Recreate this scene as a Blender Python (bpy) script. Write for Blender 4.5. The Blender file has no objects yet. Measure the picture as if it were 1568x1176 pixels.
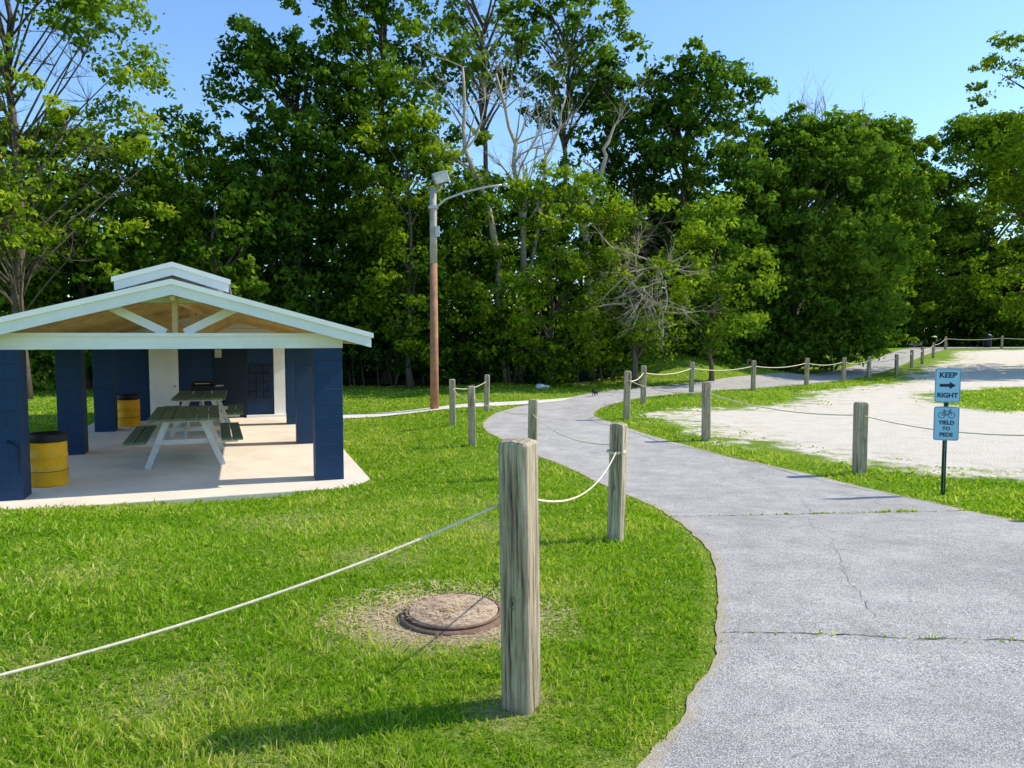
import bpy, bmesh, math, random
import numpy as np
from mathutils import Vector, Matrix
random.seed(7); rng=np.random.default_rng(11)
sc=bpy.context.scene
PI=math.pi
# ------------------------------------------------------------------ helpers
def nss(a,b,t):
    t=np.clip((np.asarray(t,float)-a)/(b-a),0,1); return t*t*(3-2*t)
def gz(x,y):
    x=np.asarray(x,float); y=np.asarray(y,float)
    z=-0.5*nss(3,11,y)-0.17*(1-nss(-4,-1,x))*nss(6,10,y)+1.0*nss(38,65,y)
    z=z+1.5*np.exp(-(((x-7.2)/3.2)**2+((y-36.5)/3.2)**2))+0.5*np.exp(-(((x-11.5)/2.5)**2+((y-38)/2.5)**2))
    return z
def gzf(x,y): return float(gz(x,y))
def link(o,parent=None):
    sc.collection.objects.link(o)
    if parent: o.parent=parent
    return o
def empty(name,loc=(0,0,0),rz=0):
    e=bpy.data.objects.new(name,None); e.empty_display_size=.2; e.location=loc; e.rotation_euler=(0,0,rz); return link(e)
def np_mesh(name,V,F,mats,attrs=None,smooth=False,parent=None):
    me=bpy.data.meshes.new(name); V=np.asarray(V,np.float32); F=np.asarray(F,np.int32)
    n=len(V); m,k=F.shape
    me.vertices.add(n); me.vertices.foreach_set('co',V.ravel())
    me.loops.add(m*k); me.loops.foreach_set('vertex_index',F.ravel())
    me.polygons.add(m); me.polygons.foreach_set('loop_start',np.arange(0,m*k,k,dtype=np.int32))
    me.polygons.foreach_set('use_smooth',np.full(m,smooth))
    me.update(calc_edges=True)
    for a,v in (attrs or {}).items():
        at=me.attributes.new(a,'FLOAT','POINT'); at.data.foreach_set('value',np.asarray(v,np.float32))
    for mt in mats: me.materials.append(mt)
    o=bpy.data.objects.new(name,me); return link(o,parent)
def mesh(name,V,F,mat,parent=None,smooth=False,bevel=0):
    me=bpy.data.meshes.new(name); me.from_pydata([tuple(v) for v in V],[],F); me.update()
    if mat: me.materials.append(mat)
    if smooth:
        for p in me.polygons: p.use_smooth=True
    o=link(bpy.data.objects.new(name,me),parent)
    if bevel:
        b=o.modifiers.new('b','BEVEL'); b.width=bevel; b.segments=2; b.limit_method='ANGLE'
    return o
def box(name,c,s,mat,parent=None,rot=(0,0,0),bevel=0):
    M=Matrix.Translation(c)@Matrix.Rotation(rot[2],4,'Z')@Matrix.Rotation(rot[1],4,'Y')@Matrix.Rotation(rot[0],4,'X')
    V=[M@Vector((x*s[0]/2,y*s[1]/2,z*s[2]/2)) for x in(-1,1) for y in(-1,1) for z in(-1,1)]
    F=[(0,1,3,2),(4,6,7,5),(0,4,5,1),(2,3,7,6),(0,2,6,4),(1,5,7,3)]
    return mesh(name,V,F,mat,parent,bevel=bevel)
def beam(name,a,b,w,h,mat,parent=None,bevel=0):
    a=Vector(a);b=Vector(b);d=(b-a);L=d.length;d.normalize()
    up=Vector((0,0,1)) if abs(d.z)<.98 else Vector((0,1,0))
    s=d.cross(up).normalized();u=s.cross(d)
    V=[p+s*(i*w/2)+u*(j*h/2) for p in(a,b) for i in(-1,1) for j in(-1,1)]
    F=[(0,1,3,2),(4,6,7,5),(0,4,5,1),(2,3,7,6),(0,2,6,4),(1,5,7,3)]
    return mesh(name,V,F,mat,parent,bevel=bevel)
class Tubes:
    def __init__(s): s.V=[];s.F=[]
    def tube(s,pts,rad,n=6,cap=True):
        pts=[Vector(p) for p in pts]; base=len(s.V); prev=None
        for i,p in enumerate(pts):
            d=(pts[min(i+1,len(pts)-1)]-pts[max(i-1,0)])
            if d.length<1e-6: d=Vector((0,0,1))
            d.normalize()
            if prev is None:
                ref=Vector((1,0,0)) if abs(d.x)<.8 else Vector((0,1,0)); prev=d.cross(ref).normalized()
            u=(prev-d*prev.dot(d)).normalized(); prev=u; w=d.cross(u)
            for k in range(n):
                a=2*PI*k/n; s.V.append(p+(u*math.cos(a)+w*math.sin(a))*rad[i])
        for i in range(len(pts)-1):
            for k in range(n):
                a=base+i*n+k;b=base+i*n+(k+1)%n; s.F.append((a,b,b+n,a+n))
        if cap:
            s.F.append(tuple(base+k for k in range(n))[::-1]); s.F.append(tuple(base+(len(pts)-1)*n+k for k in range(n)))
    def obj(s,name,mat,parent=None,smooth=True): return mesh(name,s.V,s.F,mat,parent,smooth)
def lathe(name,prof,mat,parent=None,n=32,loc=(0,0,0),smooth=True):
    V=[];F=[]
    for r,z in prof:
        for k in range(n): V.append((loc[0]+r*math.cos(2*PI*k/n),loc[1]+r*math.sin(2*PI*k/n),loc[2]+z))
    for i in range(len(prof)-1):
        for k in range(n):
            a=i*n+k;b=i*n+(k+1)%n;F.append((a,b,b+n,a+n))
    F.append(tuple(range(n))[::-1]);F.append(tuple((len(prof)-1)*n+k for k in range(n)))
    return mesh(name,V,F,mat,parent,smooth)
# ------------------------------------------------------------------ materials
class NT:
    def __init__(s,name):
        s.m=bpy.data.materials.new(name); s.m.use_nodes=True; s.n=s.m.node_tree; s.n.nodes.clear()
        s.out=s.n.nodes.new('ShaderNodeOutputMaterial')
    def add(s,t): return s.n.nodes.new('ShaderNode'+t)
    def put(s,sock,v):
        if isinstance(v,bpy.types.NodeSocket): s.n.links.new(v,sock)
        else: sock.default_value=v
    def coord(s,scale=(1,1,1)):
        tc=s.add('TexCoord'); mp=s.add('Mapping'); s.n.links.new(tc.outputs['Object'],mp.inputs[0]); mp.inputs['Scale'].default_value=scale; return mp.outputs[0]
    def noise(s,vec,scale,detail=4,rough=.6,dist=0):
        n=s.add('TexNoise'); s.put(n.inputs['Vector'],vec); n.inputs['Scale'].default_value=scale; n.inputs['Detail'].default_value=detail; n.inputs['Roughness'].default_value=rough; n.inputs['Distortion'].default_value=dist
        return n.outputs['Fac']
    def attr(s,name): 
        n=s.add('Attribute'); n.attribute_name=name; return n.outputs['Fac']
    def ramp(s,fac,stops):
        n=s.add('ValToRGB'); s.put(n.inputs[0],fac); cr=n.color_ramp
        while len(cr.elements)<len(stops): cr.elements.new(.5)
        for e,(p,c) in zip(cr.elements,stops):
            e.position=p; e.color=c if isinstance(c,tuple) else (c,c,c,1)
        return n.outputs[0]
    def mix(s,f,a,b,mode='MIX'):
        n=s.add('Mix'); n.data_type='RGBA'; n.blend_type=mode
        s.put(n.inputs[0],f); s.put(n.inputs[6],a); s.put(n.inputs[7],b); return n.outputs[2]
    def math(s,op,a,b=0.):
        n=s.add('Math'); n.operation=op; s.put(n.inputs[0],a); s.put(n.inputs[1],b); return n.outputs[0]
    def bump(s,h,strength=.3,dist=.01):
        n=s.add('Bump'); s.put(n.inputs['Height'],h); n.inputs['Strength'].default_value=strength; n.inputs['Distance'].default_value=dist; return n.outputs[0]
    def principled(s,col,rough=.8,metal=0,normal=None,spec=.3):
        n=s.add('BsdfPrincipled'); s.put(n.inputs['Base Color'],col); s.put(n.inputs['Roughness'],rough); n.inputs['Metallic'].default_value=metal; n.inputs['Specular IOR Level'].default_value=spec
        if normal is not None: s.put(n.inputs['Normal'],normal)
        s.n.links.new(n.outputs[0],s.out.inputs[0]); return s.m
def simple(name,c,rough=.7,metal=0,var=.25,scale=6,bump=.15,spec=.3):
    t=NT(name); v=t.coord(); n=t.noise(v,scale,6,.65)
    d=tuple(x*(1-var) for x in c[:3])+(1,); l=tuple(min(1,x*(1+var)) for x in c[:3])+(1,)
    col=t.ramp(n,[(.3,d),(.7,l)]); f=t.noise(v,scale*12,3)
    return t.principled(col,rough,metal,t.bump(f,bump,.004),spec)
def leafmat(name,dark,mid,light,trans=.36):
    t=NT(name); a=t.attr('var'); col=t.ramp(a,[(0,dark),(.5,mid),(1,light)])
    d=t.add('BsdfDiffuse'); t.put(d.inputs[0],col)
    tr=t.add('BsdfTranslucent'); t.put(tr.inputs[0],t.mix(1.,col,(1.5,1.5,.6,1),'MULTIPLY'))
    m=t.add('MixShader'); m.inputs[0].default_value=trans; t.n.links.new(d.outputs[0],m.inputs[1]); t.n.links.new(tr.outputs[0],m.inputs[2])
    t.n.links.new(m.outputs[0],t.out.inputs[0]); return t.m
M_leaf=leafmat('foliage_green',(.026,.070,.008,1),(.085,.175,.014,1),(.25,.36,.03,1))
M_leafd=leafmat('foliage_dark',(.014,.044,.009,1),(.05,.12,.015,1),(.17,.28,.03,1))  # darkest tone lowered to put crown shadow into the leaf colour
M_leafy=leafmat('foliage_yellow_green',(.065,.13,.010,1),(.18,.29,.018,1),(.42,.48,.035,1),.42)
M_grassb=leafmat('grass_blade',(.11,.235,.012,1),(.26,.43,.020,1),(.66,.60,.20,1),.4)

t=NT('bark'); v=t.coord((3,3,.6)); n=t.noise(v,5,8,.7)
M_bark=t.principled(t.ramp(n,[(.3,(.05,.04,.03,1)),(.7,(.22,.175,.135,1))]),.95,0,t.bump(n,.6,.03))
M_deadbark=simple('dead_bark',(.46,.38,.28,1),.9,var=.3)

# ground
t=NT('ground'); v=t.coord()
n1=t.noise(v,.35,5,.6); n2=t.noise(v,2.2,6,.65); n3=t.noise(v,26,5,.75); n4=t.noise(v,50,4,.8)
g=t.ramp(n1,[(.3,(.15,.29,.014,1)),(.7,(.33,.46,.04,1))])
g2=t.ramp(n2,[(.3,(.11,.23,.012,1)),(.7,(.42,.48,.07,1))])
g=t.mix(.5,g,g2)
g=t.mix(t.ramp(n3,[(.35,.7),(.6,0.)]),g,(.07,.15,.010,1))
dryf=t.math('MULTIPLY',t.attr('dry'),t.ramp(t.noise(v,7,5,.7),[(.25,0.),(.42,1.)]))
g=t.mix(dryf,g,t.ramp(n3,[(.3,(.24,.16,.07,1)),(.7,(.66,.52,.30,1))]))
gr=t.ramp(n4,[(.32,(.42,.33,.23,1)),(.46,(.86,.74,.58,1)),(.62,(1.,.92,.78,1))]); gr=t.mix(t.ramp(n2,[(.42,0.),(.75,.5)]),gr,(.72,.57,.38,1))
gm=t.math('ADD',t.attr('gravel'),t.math('MULTIPLY',t.math('SUBTRACT',t.noise(v,.8,9,.72),.5),1.7))
gm=t.ramp(gm,[(.38,0.),(.56,1.)])
thin=t.ramp(t.noise(v,2.2,9,.8),[(.50,0.),(.58,.85)])
gr=t.mix(t.math('MULTIPLY',thin,t.ramp(t.attr('gravel'),[(.55,1.),(.95,.04)])),gr,(.30,.36,.08,1))
col=t.mix(gm,g,gr)
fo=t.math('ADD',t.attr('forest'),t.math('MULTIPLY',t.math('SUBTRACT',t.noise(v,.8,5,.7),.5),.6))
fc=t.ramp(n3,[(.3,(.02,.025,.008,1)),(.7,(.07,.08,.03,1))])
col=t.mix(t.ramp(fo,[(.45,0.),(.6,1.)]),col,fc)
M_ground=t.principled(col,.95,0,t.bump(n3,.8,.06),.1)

# asphalt path
t=NT('asphalt'); v=t.coord()
b=t.noise(v,.7,7,.7); c=t.noise(v,130,2,.8); c2=t.noise(v,48,3,.8); e=t.noise(v,2.2,9,.82)
base=t.ramp(b,[(.3,(.42,.385,.345,1)),(.7,(.64,.59,.52,1))])
base=t.mix(t.ramp(c,[(.38,.8),(.52,0.)]),base,(.14,.13,.12,1))
base=t.mix(t.ramp(c,[(.54,0.),(.66,.85)]),base,(.95,.89,.80,1))
base=t.mix(t.ramp(c2,[(.38,.6),(.5,0.)]),base,(.20,.185,.17,1))
base=t.mix(t.ramp(e,[(.5,0.),(.66,.45)]),base,(.76,.69,.59,1))
base=t.mix(t.ramp(e,[(.36,.5),(.48,0.)]),base,(.28,.255,.225,1))
ed=t.math('ADD',t.attr('edge'),t.math('MULTIPLY',t.math('SUBTRACT',t.noise(v,14,6,.8),.5),1.4))
base=t.mix(t.ramp(ed,[(.7,0.),(1.1,.8)]),base,(.50,.40,.25,1))
M_asph=t.principled(base,.92,0,t.bump(c,.9,.01),.2)
M_conc=simple('concrete',(.74,.67,.56,1),.9,var=.12,scale=2.5,bump=.2)
M_slab=simple('slab_concrete',(.80,.68,.53,1),.85,var=.14,scale=1.3,bump=.15)
M_crack=simple('crack',(.06,.055,.05,1),1)

t=NT('weathered_wood'); v=t.coord((1,1,.045)); n=t.noise(v,60,9,.75,.3); n2=t.noise(v,12,5,.6,.6); n3=t.noise(t.coord(),7,4,.6)
col=t.ramp(n,[(.30,(.06,.045,.03,1)),(.47,(.38,.30,.20,1)),(.68,(.85,.72,.52,1))])
col=t.mix(t.ramp(n2,[(.45,0.),(.7,.45)]),col,(.55,.43,.26,1))
col=t.mix(t.ramp(n3,[(.45,0.),(.7,.35)]),col,(.22,.18,.11,1))
col=t.mix(t.attr('cr'),col,(.02,.014,.01,1))
M_wood=t.principled(col,.9,0,t.bump(n,1.,.008),.15)

def blockmat(name,c,mortar):
    t=NT(name); tc=t.add('TexCoord'); mp=t.add('Mapping'); t.n.links.new(tc.outputs['Object'],mp.inputs[0])
    sep=t.add('SeparateXYZ'); t.n.links.new(mp.outputs[0],sep.inputs[0])
    cb=t.add('CombineXYZ'); t.put(cb.inputs[0],t.math('ADD',sep.outputs[0],sep.outputs[1])); t.put(cb.inputs[1],sep.outputs[2])
    br=t.add('TexBrick'); t.put(br.inputs['Vector'],cb.outputs[0]); br.inputs['Scale'].default_value=1; br.inputs['Brick Width'].default_value=.4; br.inputs['Row Height'].default_value=.2; br.inputs['Mortar Size'].default_value=.006; br.inputs['Mortar Smooth'].default_value=.4
    n=t.noise(t.coord(),5,5,.7); f=t.noise(t.coord(),70,3,.6)
    col=t.ramp(n,[(.3,tuple(x*.75 for x in c[:3])+(1,)),(.7,c)])
    col=t.mix(t.math('MULTIPLY',br.outputs['Fac'],.6),col,mortar)
    h=t.math('SUBTRACT',t.math('MULTIPLY',f,.3),br.outputs['Fac'])
    return t.principled(col,.6,0,t.bump(h,.5,.01),.35)
M_navy=blockmat('navy_painted_block',(.008,.042,.115,1),(.005,.02,.05,1))
M_navyd=simple('navy_dark',(.006,.016,.038,1),.5)
def siding(name,c):
    t=NT(name); tc=t.add('TexCoord'); sep=t.add('SeparateXYZ'); t.n.links.new(tc.outputs['Object'],sep.inputs[0])
    fr=t.math('FRACT',t.math('MULTIPLY',sep.outputs[2],8.)); col=t.mix(t.ramp(fr,[(.0,1.),(.12,0.)]),c,tuple(x*.35 for x in c[:3])+(1,))
    return t.principled(col,.7,0,t.bump(fr,.5,.02))
M_siding=siding('white_siding',(.78,.78,.72,1))
M_white=simple('white_paint',(.90,.88,.83,1),.55,var=.06,scale=3)
M_tan=simple('tan_wood_ceiling',(.66,.48,.25,1),.8,var=.2,scale=4)
M_shing=simple('roof_shingle',(.22,.22,.22,1),.95,var=.3,scale=20)
M_yel=simple('yellow_barrel_paint',(.88,.43,.012,1),.5,var=.15)
M_black=simple('black_plastic',(.015,.015,.017,1),.5)
M_galv=simple('galvanised_steel',(.50,.51,.52,1),.45,.5,var=.12)
M_pole=simple('pole_wood',(.38,.19,.10,1),.9,var=.3,scale=4)
M_green=simple('green_table_wood',(.12,.18,.11,1),.8,var=.35,scale=9)
M_tleg=simple('pale_table_leg',(.60,.60,.57,1),.6,var=.1)
M_rope=simple('rope',(.84,.72,.50,1),.95,var=.2,scale=60)
M_rust=simple('rusty_iron',(.22,.13,.085,1),.85,.1,var=.4,scale=14,bump=.4)
M_sign=simple('sign_face_shade_blue',(.36,.66,.84,1),.4,var=.03)  # white sign; the blue of its sky-lit shade is put into the colour
M_signk=simple('sign_black',(.02,.03,.05,1),.5)
M_spost=simple('green_sign_post',(.012,.04,.03,1),.5,.2)
M_hole=simple('post_hole_light',(.45,.48,.42,1),.7)
M_cat=simple('black_fur',(.012,.011,.012,1),.8)
M_rock=simple('pale_rock',(.80,.80,.78,1),.9)
M_glass=simple('lamp_lens',(.6,.62,.62,1),.2)

# ------------------------------------------------------------------ regions
pathL=[(-.05,.3),(0.2,1.8),(0.47,2.58),(0.76,3.03),(1.14,4.01),(1.50,5.56),(1.62,7.53),(1.36,9.48),(.86,11.41),(.13,13.45),(-.5,15.73),(-.68,17.9),(-.25,20.2),(.55,22.2),(1.65,24.2),(3.5,27.6),(6.0,30.1),(9.0,32.2),(13.4,36.6),(19.4,43.6),(25.8,52.0),(31.8,60.6),(46,79),(60,98)]
pathR=[(5.4,.3),(5.4,1.8),(5.35,3.0),(5.2,4.4),(5.0,5.6),(4.95,7.2),(4.85,8.7),(4.55,10.5),(3.7,12.5),(3.2,14.0),(2.75,15.6),(2.45,17.2),(2.15,18.6),(2.3,20.2),(2.95,22.0),(4.4,24.7),(7.6,27.8),(10.8,29.9),(15.2,34.2),(20.6,41.2),(26.9,49.8),(33.4,58.2),(48.5,77),(64,96)]
def catmull(P,k):
    P=[np.array(p,float) for p in P]; P=[2*P[0]-P[1]]+P+[2*P[-1]-P[-2]]; out=[]
    for i in range(1,len(P)-2):
        for j in range(k):
            t=j/k; a,b,c,d=P[i-1:i+3]
            out.append(.5*((2*b)+(-a+c)*t+(2*a-5*b+4*c-d)*t*t+(-a+3*b-3*c+d)*t**3))
    out.append(P[-2]); return np.array(out)
K=14
CL=catmull(pathL,K); CR=catmull(pathR,K)
jit=lambda n,a:np.convolve(rng.normal(0,1,n+4),np.ones(5)/5,'valid')[:n]*a
CL[:,0]+=jit(len(CL),.035); CR[:,0]+=jit(len(CR),.035)
path_poly=np.vstack([CL,CR[::-1]])
def sdist(P,poly):
    P=np.asarray(P,float); poly=np.asarray(poly,float); inside=np.zeros(len(P),bool); dm=np.full(len(P),1e9)
    n=len(poly)
    for i in range(n):
        a=poly[i];b=poly[(i+1)%n]; ab=b-a; L=ab@ab+1e-12
        t=np.clip(((P-a)@ab)/L,0,1); q=a+t[:,None]*ab; dm=np.minimum(dm,np.hypot(*(P-q).T))
        c=(a[1]>P[:,1])!=(b[1]>P[:,1])
        xi=(b[0]-a[0])*(P[:,1]-a[1])/(b[1]-a[1]+1e-15)+a[0]
        inside^=(c&(P[:,0]<xi))
    return np.where(inside,dm,-dm)
gravel_poly=[(3.8,19.4),(4.1,15.8),(4.6,13.6),(5.4,12.1),(6.6,10.8),(8.0,10.1),(11,9.4),(20,8.4),(45,12),(75,50),(75,61),(46,62.5),(35,58.5),(31,51),(25,44.5),(17.5,33),(14.3,29.9),(10.8,26.6),(8.8,22.6),(7.2,21.5),(5.2,20.9)]
island=[(15.2,26.8),(19,29.4),(30,33),(34,29),(24,22),(14.5,19.2),(12.6,20.9),(13.5,24)]
def gravel_mask(P):
    a=sdist(P,gravel_poly); b=sdist(P,island)
    return np.clip(.5+np.minimum(a*.27,-b*.45),0,1)
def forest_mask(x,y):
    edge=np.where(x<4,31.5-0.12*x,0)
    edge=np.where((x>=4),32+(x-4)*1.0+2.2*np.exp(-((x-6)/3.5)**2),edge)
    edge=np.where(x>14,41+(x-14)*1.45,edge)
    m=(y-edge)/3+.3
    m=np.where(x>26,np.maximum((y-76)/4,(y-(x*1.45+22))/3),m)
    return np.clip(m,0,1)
th=math.radians(20); R=np.array([math.cos(th),math.sin(th)]); D=np.array([-math.sin(th),math.cos(th)]); RF=np.array([-2.73,10.9])
def pl(P): q=np.asarray(P)-RF; return q@R,q@D
def on_slab(P):
    r,d=pl(P); return (r>-4.65)&(r<.6)&(d>-.8)&(d<12.5)
walkL=catmull([(-8.0,18.9),(-5.2,20.5),(-2.6,21.75),(-.8,22.6),(.9,23.6),(2.1,24.6)],8); walkR=catmull([(-7.4,18.0),(-4.8,19.6),(-2.2,20.85),(-.4,21.6),(.9,22.5),(1.6,23.3)],8)
walk_poly=np.vstack([walkL,walkR[::-1]])

# ------------------------------------------------------------------ ground
def axis(lo,a,b,hi,st,gf):
    l=list(np.arange(a,b,st)); s=st; x=b
    while x<hi: l.append(x); s*=gf; x+=s
    l.append(hi); s=st; x=a-st
    while x>lo: l.insert(0,x); s*=gf; x-=s
    l.insert(0,lo); return np.array(l)
X=axis(-600,-13,24,600,.25,1.10); Y=axis(-300,0,42,900,.25,1.06)
XX,YY=np.meshgrid(X,Y); P=np.stack([XX.ravel(),YY.ravel()],1)
Z=gz(P[:,0],P[:,1])
n=len(X); idx=np.arange(len(P)).reshape(len(Y),n)
F=np.stack([idx[:-1,:-1].ravel(),idx[:-1,1:].ravel(),idx[1:,1:].ravel(),idx[1:,:-1].ravel()],1)
MH=np.array([-.33,4.07])
def dry_mask(P):
    d=1.15*np.exp(-(np.hypot((P[:,0]-MH[0]+.06)*.76,P[:,1]-MH[1]+.05)/.47)**4)
    d+=.7*np.exp(-((P[:,0]+.0)**2+(P[:,1]-3)**2)/.03)
    for (x,y,s,a) in ((-1.5,3.1,.25,.5),(-.9,2.6,.2,.5),(-1.1,5.6,.4,.45),(.35,4.6,.15,.4),(-2.4,3.3,.3,.4),(-.2,6.8,.5,.4),(.3,2.3,.2,.5),(-2.3,7.4,.7,.4),(-.4,8.5,.6,.35),(-3.0,5.0,.35,.4)):
        d+=a*np.exp(-((P[:,0]-x)**2+(P[:,1]-y)**2)/(s*s))
    return np.clip(d,0,1)
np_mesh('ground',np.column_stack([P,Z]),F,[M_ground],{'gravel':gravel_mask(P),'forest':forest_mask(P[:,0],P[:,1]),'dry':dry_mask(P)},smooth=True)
def strip(name,L,Rr,mat,lift,nc=14):
    V=[];E=[]
    for l,r in zip(L,Rr):
        for j in range(nc+1):
            t=j/nc; p=l*(1-t)+r*t; V.append((p[0],p[1],gzf(p[0],p[1])+lift)); w=np.hypot(*(r-l)); E.append(1-min(1,min(t,1-t)*w/.30))
    a=np.arange(len(L)*(nc+1)).reshape(len(L),nc+1)
    F=np.stack([a[:-1,:-1].ravel(),a[:-1,1:].ravel(),a[1:,1:].ravel(),a[1:,:-1].ravel()],1)
    return np_mesh(name,V,F,[mat],{'edge':E},smooth=True)
strip('asphalt_path',CL,CR,M_asph,.008,24)
strip('concrete_walkway',walkL,walkR,M_conc,.020,6)
strip('access_road',catmull([(36,68.5),(45,71),(60,73),(110,76)],10),catmull([(35,62.6),(45,64.2),(60,65),(110,66)],10),M_asph,.04,8)
def crack(a,b,w,seed,nm='pavement_crack'):
    r=np.random.default_rng(seed); a=np.array(a);b=np.array(b); n=int(np.hypot(*(b-a))/.04); V=[];F=[]; off=0
    d=(b-a)/np.hypot(*(b-a)); nn=np.array([-d[1],d[0]])
    for i in range(n+1):
        off=off*.9+r.normal(0,.009); c=a+(b-a)*i/n+nn*off; ww=w*r.uniform(.15,1.3)
        for s in(-1,1):
            q=c+nn*s*ww/2; V.append((q[0],q[1],gzf(*q)+.0115))
    for i in range(n): F.append((2*i,2*i+1,2*i+3,2*i+2))
    return mesh(nm,V,F,M_crack)
crack((1.60,7.42),(4.95,7.85),.012,1); crack((1.10,3.80),(5.3,3.45),.009,2); crack((3.1,7.6),(3.6,9.2),.004,4); crack((2.0,4.0),(3.0,7.4),.003,6)

# ------------------------------------------------------------------ grass
def grass(N):
    d=np.exp(rng.uniform(math.log(1.7),math.log(42),N)); a=rng.uniform(-.72,.72,N)
    P=np.stack([d*np.sin(a),d*np.cos(a)],1)
    q=[]
    for (p0,p1,m) in (((1.6,7.42),(4.95,7.85),260),((1.1,3.8),(5.3,3.45),420)):
        tt=rng.uniform(0,1,m); cl=rng.choice(rng.uniform(.3,1,9),m); tt=np.where(rng.random(m)<.8,np.clip(cl+rng.normal(0,.012,m),0,1),tt)
        q.append(np.array(p0)+(np.array(p1)-np.array(p0))*tt[:,None]+rng.normal(0,.012,(m,2)))
    Q=np.vstack(q)
    x,y=P.T
    sp=sdist(P,path_poly); rag=.035+.05*np.sin(x*7+3*np.sin(y*5))*np.sin(y*8+2*np.sin(x*9))
    keep=(sp<rag)&((sp<0)|(rng.random(len(P))<.5))&~on_slab(P)&(forest_mask(x,y)<.6)&(sdist(P,walk_poly)<0)
    keep&=np.hypot(x-MH[0],y-MH[1])>.30
    dr=dry_mask(P); keep&=(rng.random(len(P))>dr*.93)
    gm=gravel_mask(P); cl=np.sin(x*3.1+2*np.sin(y*2.3))*np.sin(y*3.7+2*np.sin(x*1.9)); keep&=(gm<.40)|((cl>.45-.5*(.7-gm))&(gm<.75)&(rng.random(len(P))<.4))
    keep&=(y<60)
    for qq in [(0.04,3.0)]: keep&=np.maximum(abs(x-qq[0]),abs(y-qq[1]))>.07
    gm=np.concatenate([gm[keep],np.zeros(len(Q))])
    P=np.vstack([P[keep],Q]); d=np.hypot(*P.T); sp=np.concatenate([sp[keep],np.full(len(Q),-.08)]); dr=np.concatenate([dr[keep],np.full(len(Q),.3)]); n=len(P)
    k=np.sin(P[:,0]*2.3+1.3*np.sin(P[:,1]*1.7))*np.sin(P[:,1]*2.9+1.1*np.sin(P[:,0]*2.1))
    k2=np.sin(P[:,0]*9+2*np.sin(P[:,1]*7))*np.sin(P[:,1]*8.3+2*np.sin(P[:,0]*6))
    k3=np.sin(P[:,0]*.7+1.5*np.sin(P[:,1]*.5+1))*np.sin(P[:,1]*.8+1.3*np.sin(P[:,0]*.6))
    k4=np.sin(P[:,0]*23+2*np.sin(P[:,1]*19))*np.sin(P[:,1]*21+2*np.sin(P[:,0]*17))
    h=(.018+.032*rng.random(n)**1.5)*(1+.3*k+.35*k2+.3*k4)*(1+np.clip(d-4,0,12)*.025); tall=rng.random(n)<.012; h[tall]*=1.7
    h*=np.clip(.4+(-sp)*4,.4,1)*np.where(gm>.4,.6,1)*(1-.5*dr)
    w=.0028*np.maximum(d,2.2)/3*rng.uniform(.7,1.6,n)
    an=rng.uniform(0,2*PI,n); lean=rng.uniform(0,2*PI,n); la=h*rng.uniform(.1,1.3,n)
    z=gz(P[:,0],P[:,1])-.003; z[-len(Q):]+=.010
    dx=np.cos(an)*w;dy=np.sin(an)*w
    v0=np.stack([P[:,0]-dx,P[:,1]-dy,z],1); v1=np.stack([P[:,0]+dx,P[:,1]+dy,z],1)
    mid=np.stack([P[:,0]+.35*la*np.cos(lean),P[:,1]+.35*la*np.sin(lean),z+h*.65],1)
    v2=mid+np.stack([dx,dy,0*dx],1)*.7; v4=mid-np.stack([dx,dy,0*dx],1)*.7
    v3=np.stack([P[:,0]+la*np.cos(lean),P[:,1]+la*np.sin(lean),z+h],1)
    V=np.stack([v0,v1,v2,v3,v4],1).reshape(-1,3); F=np.arange(n*5).reshape(n,5)
    var=.44+.12*k+.12*k2+.13*k3+.08*k4+rng.normal(0,.15,n); dryb=(rng.random(n)<.08+.06*k+.7*dr+.5*(sp>-.08)+.35*(gm>.4)); var[dryb]=rng.uniform(.75,1,dryb.sum())
    return np_mesh('grass',V,F,[M_grassb],{'var':np.repeat(np.clip(var,0,1),5)})
grass(380000)

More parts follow.
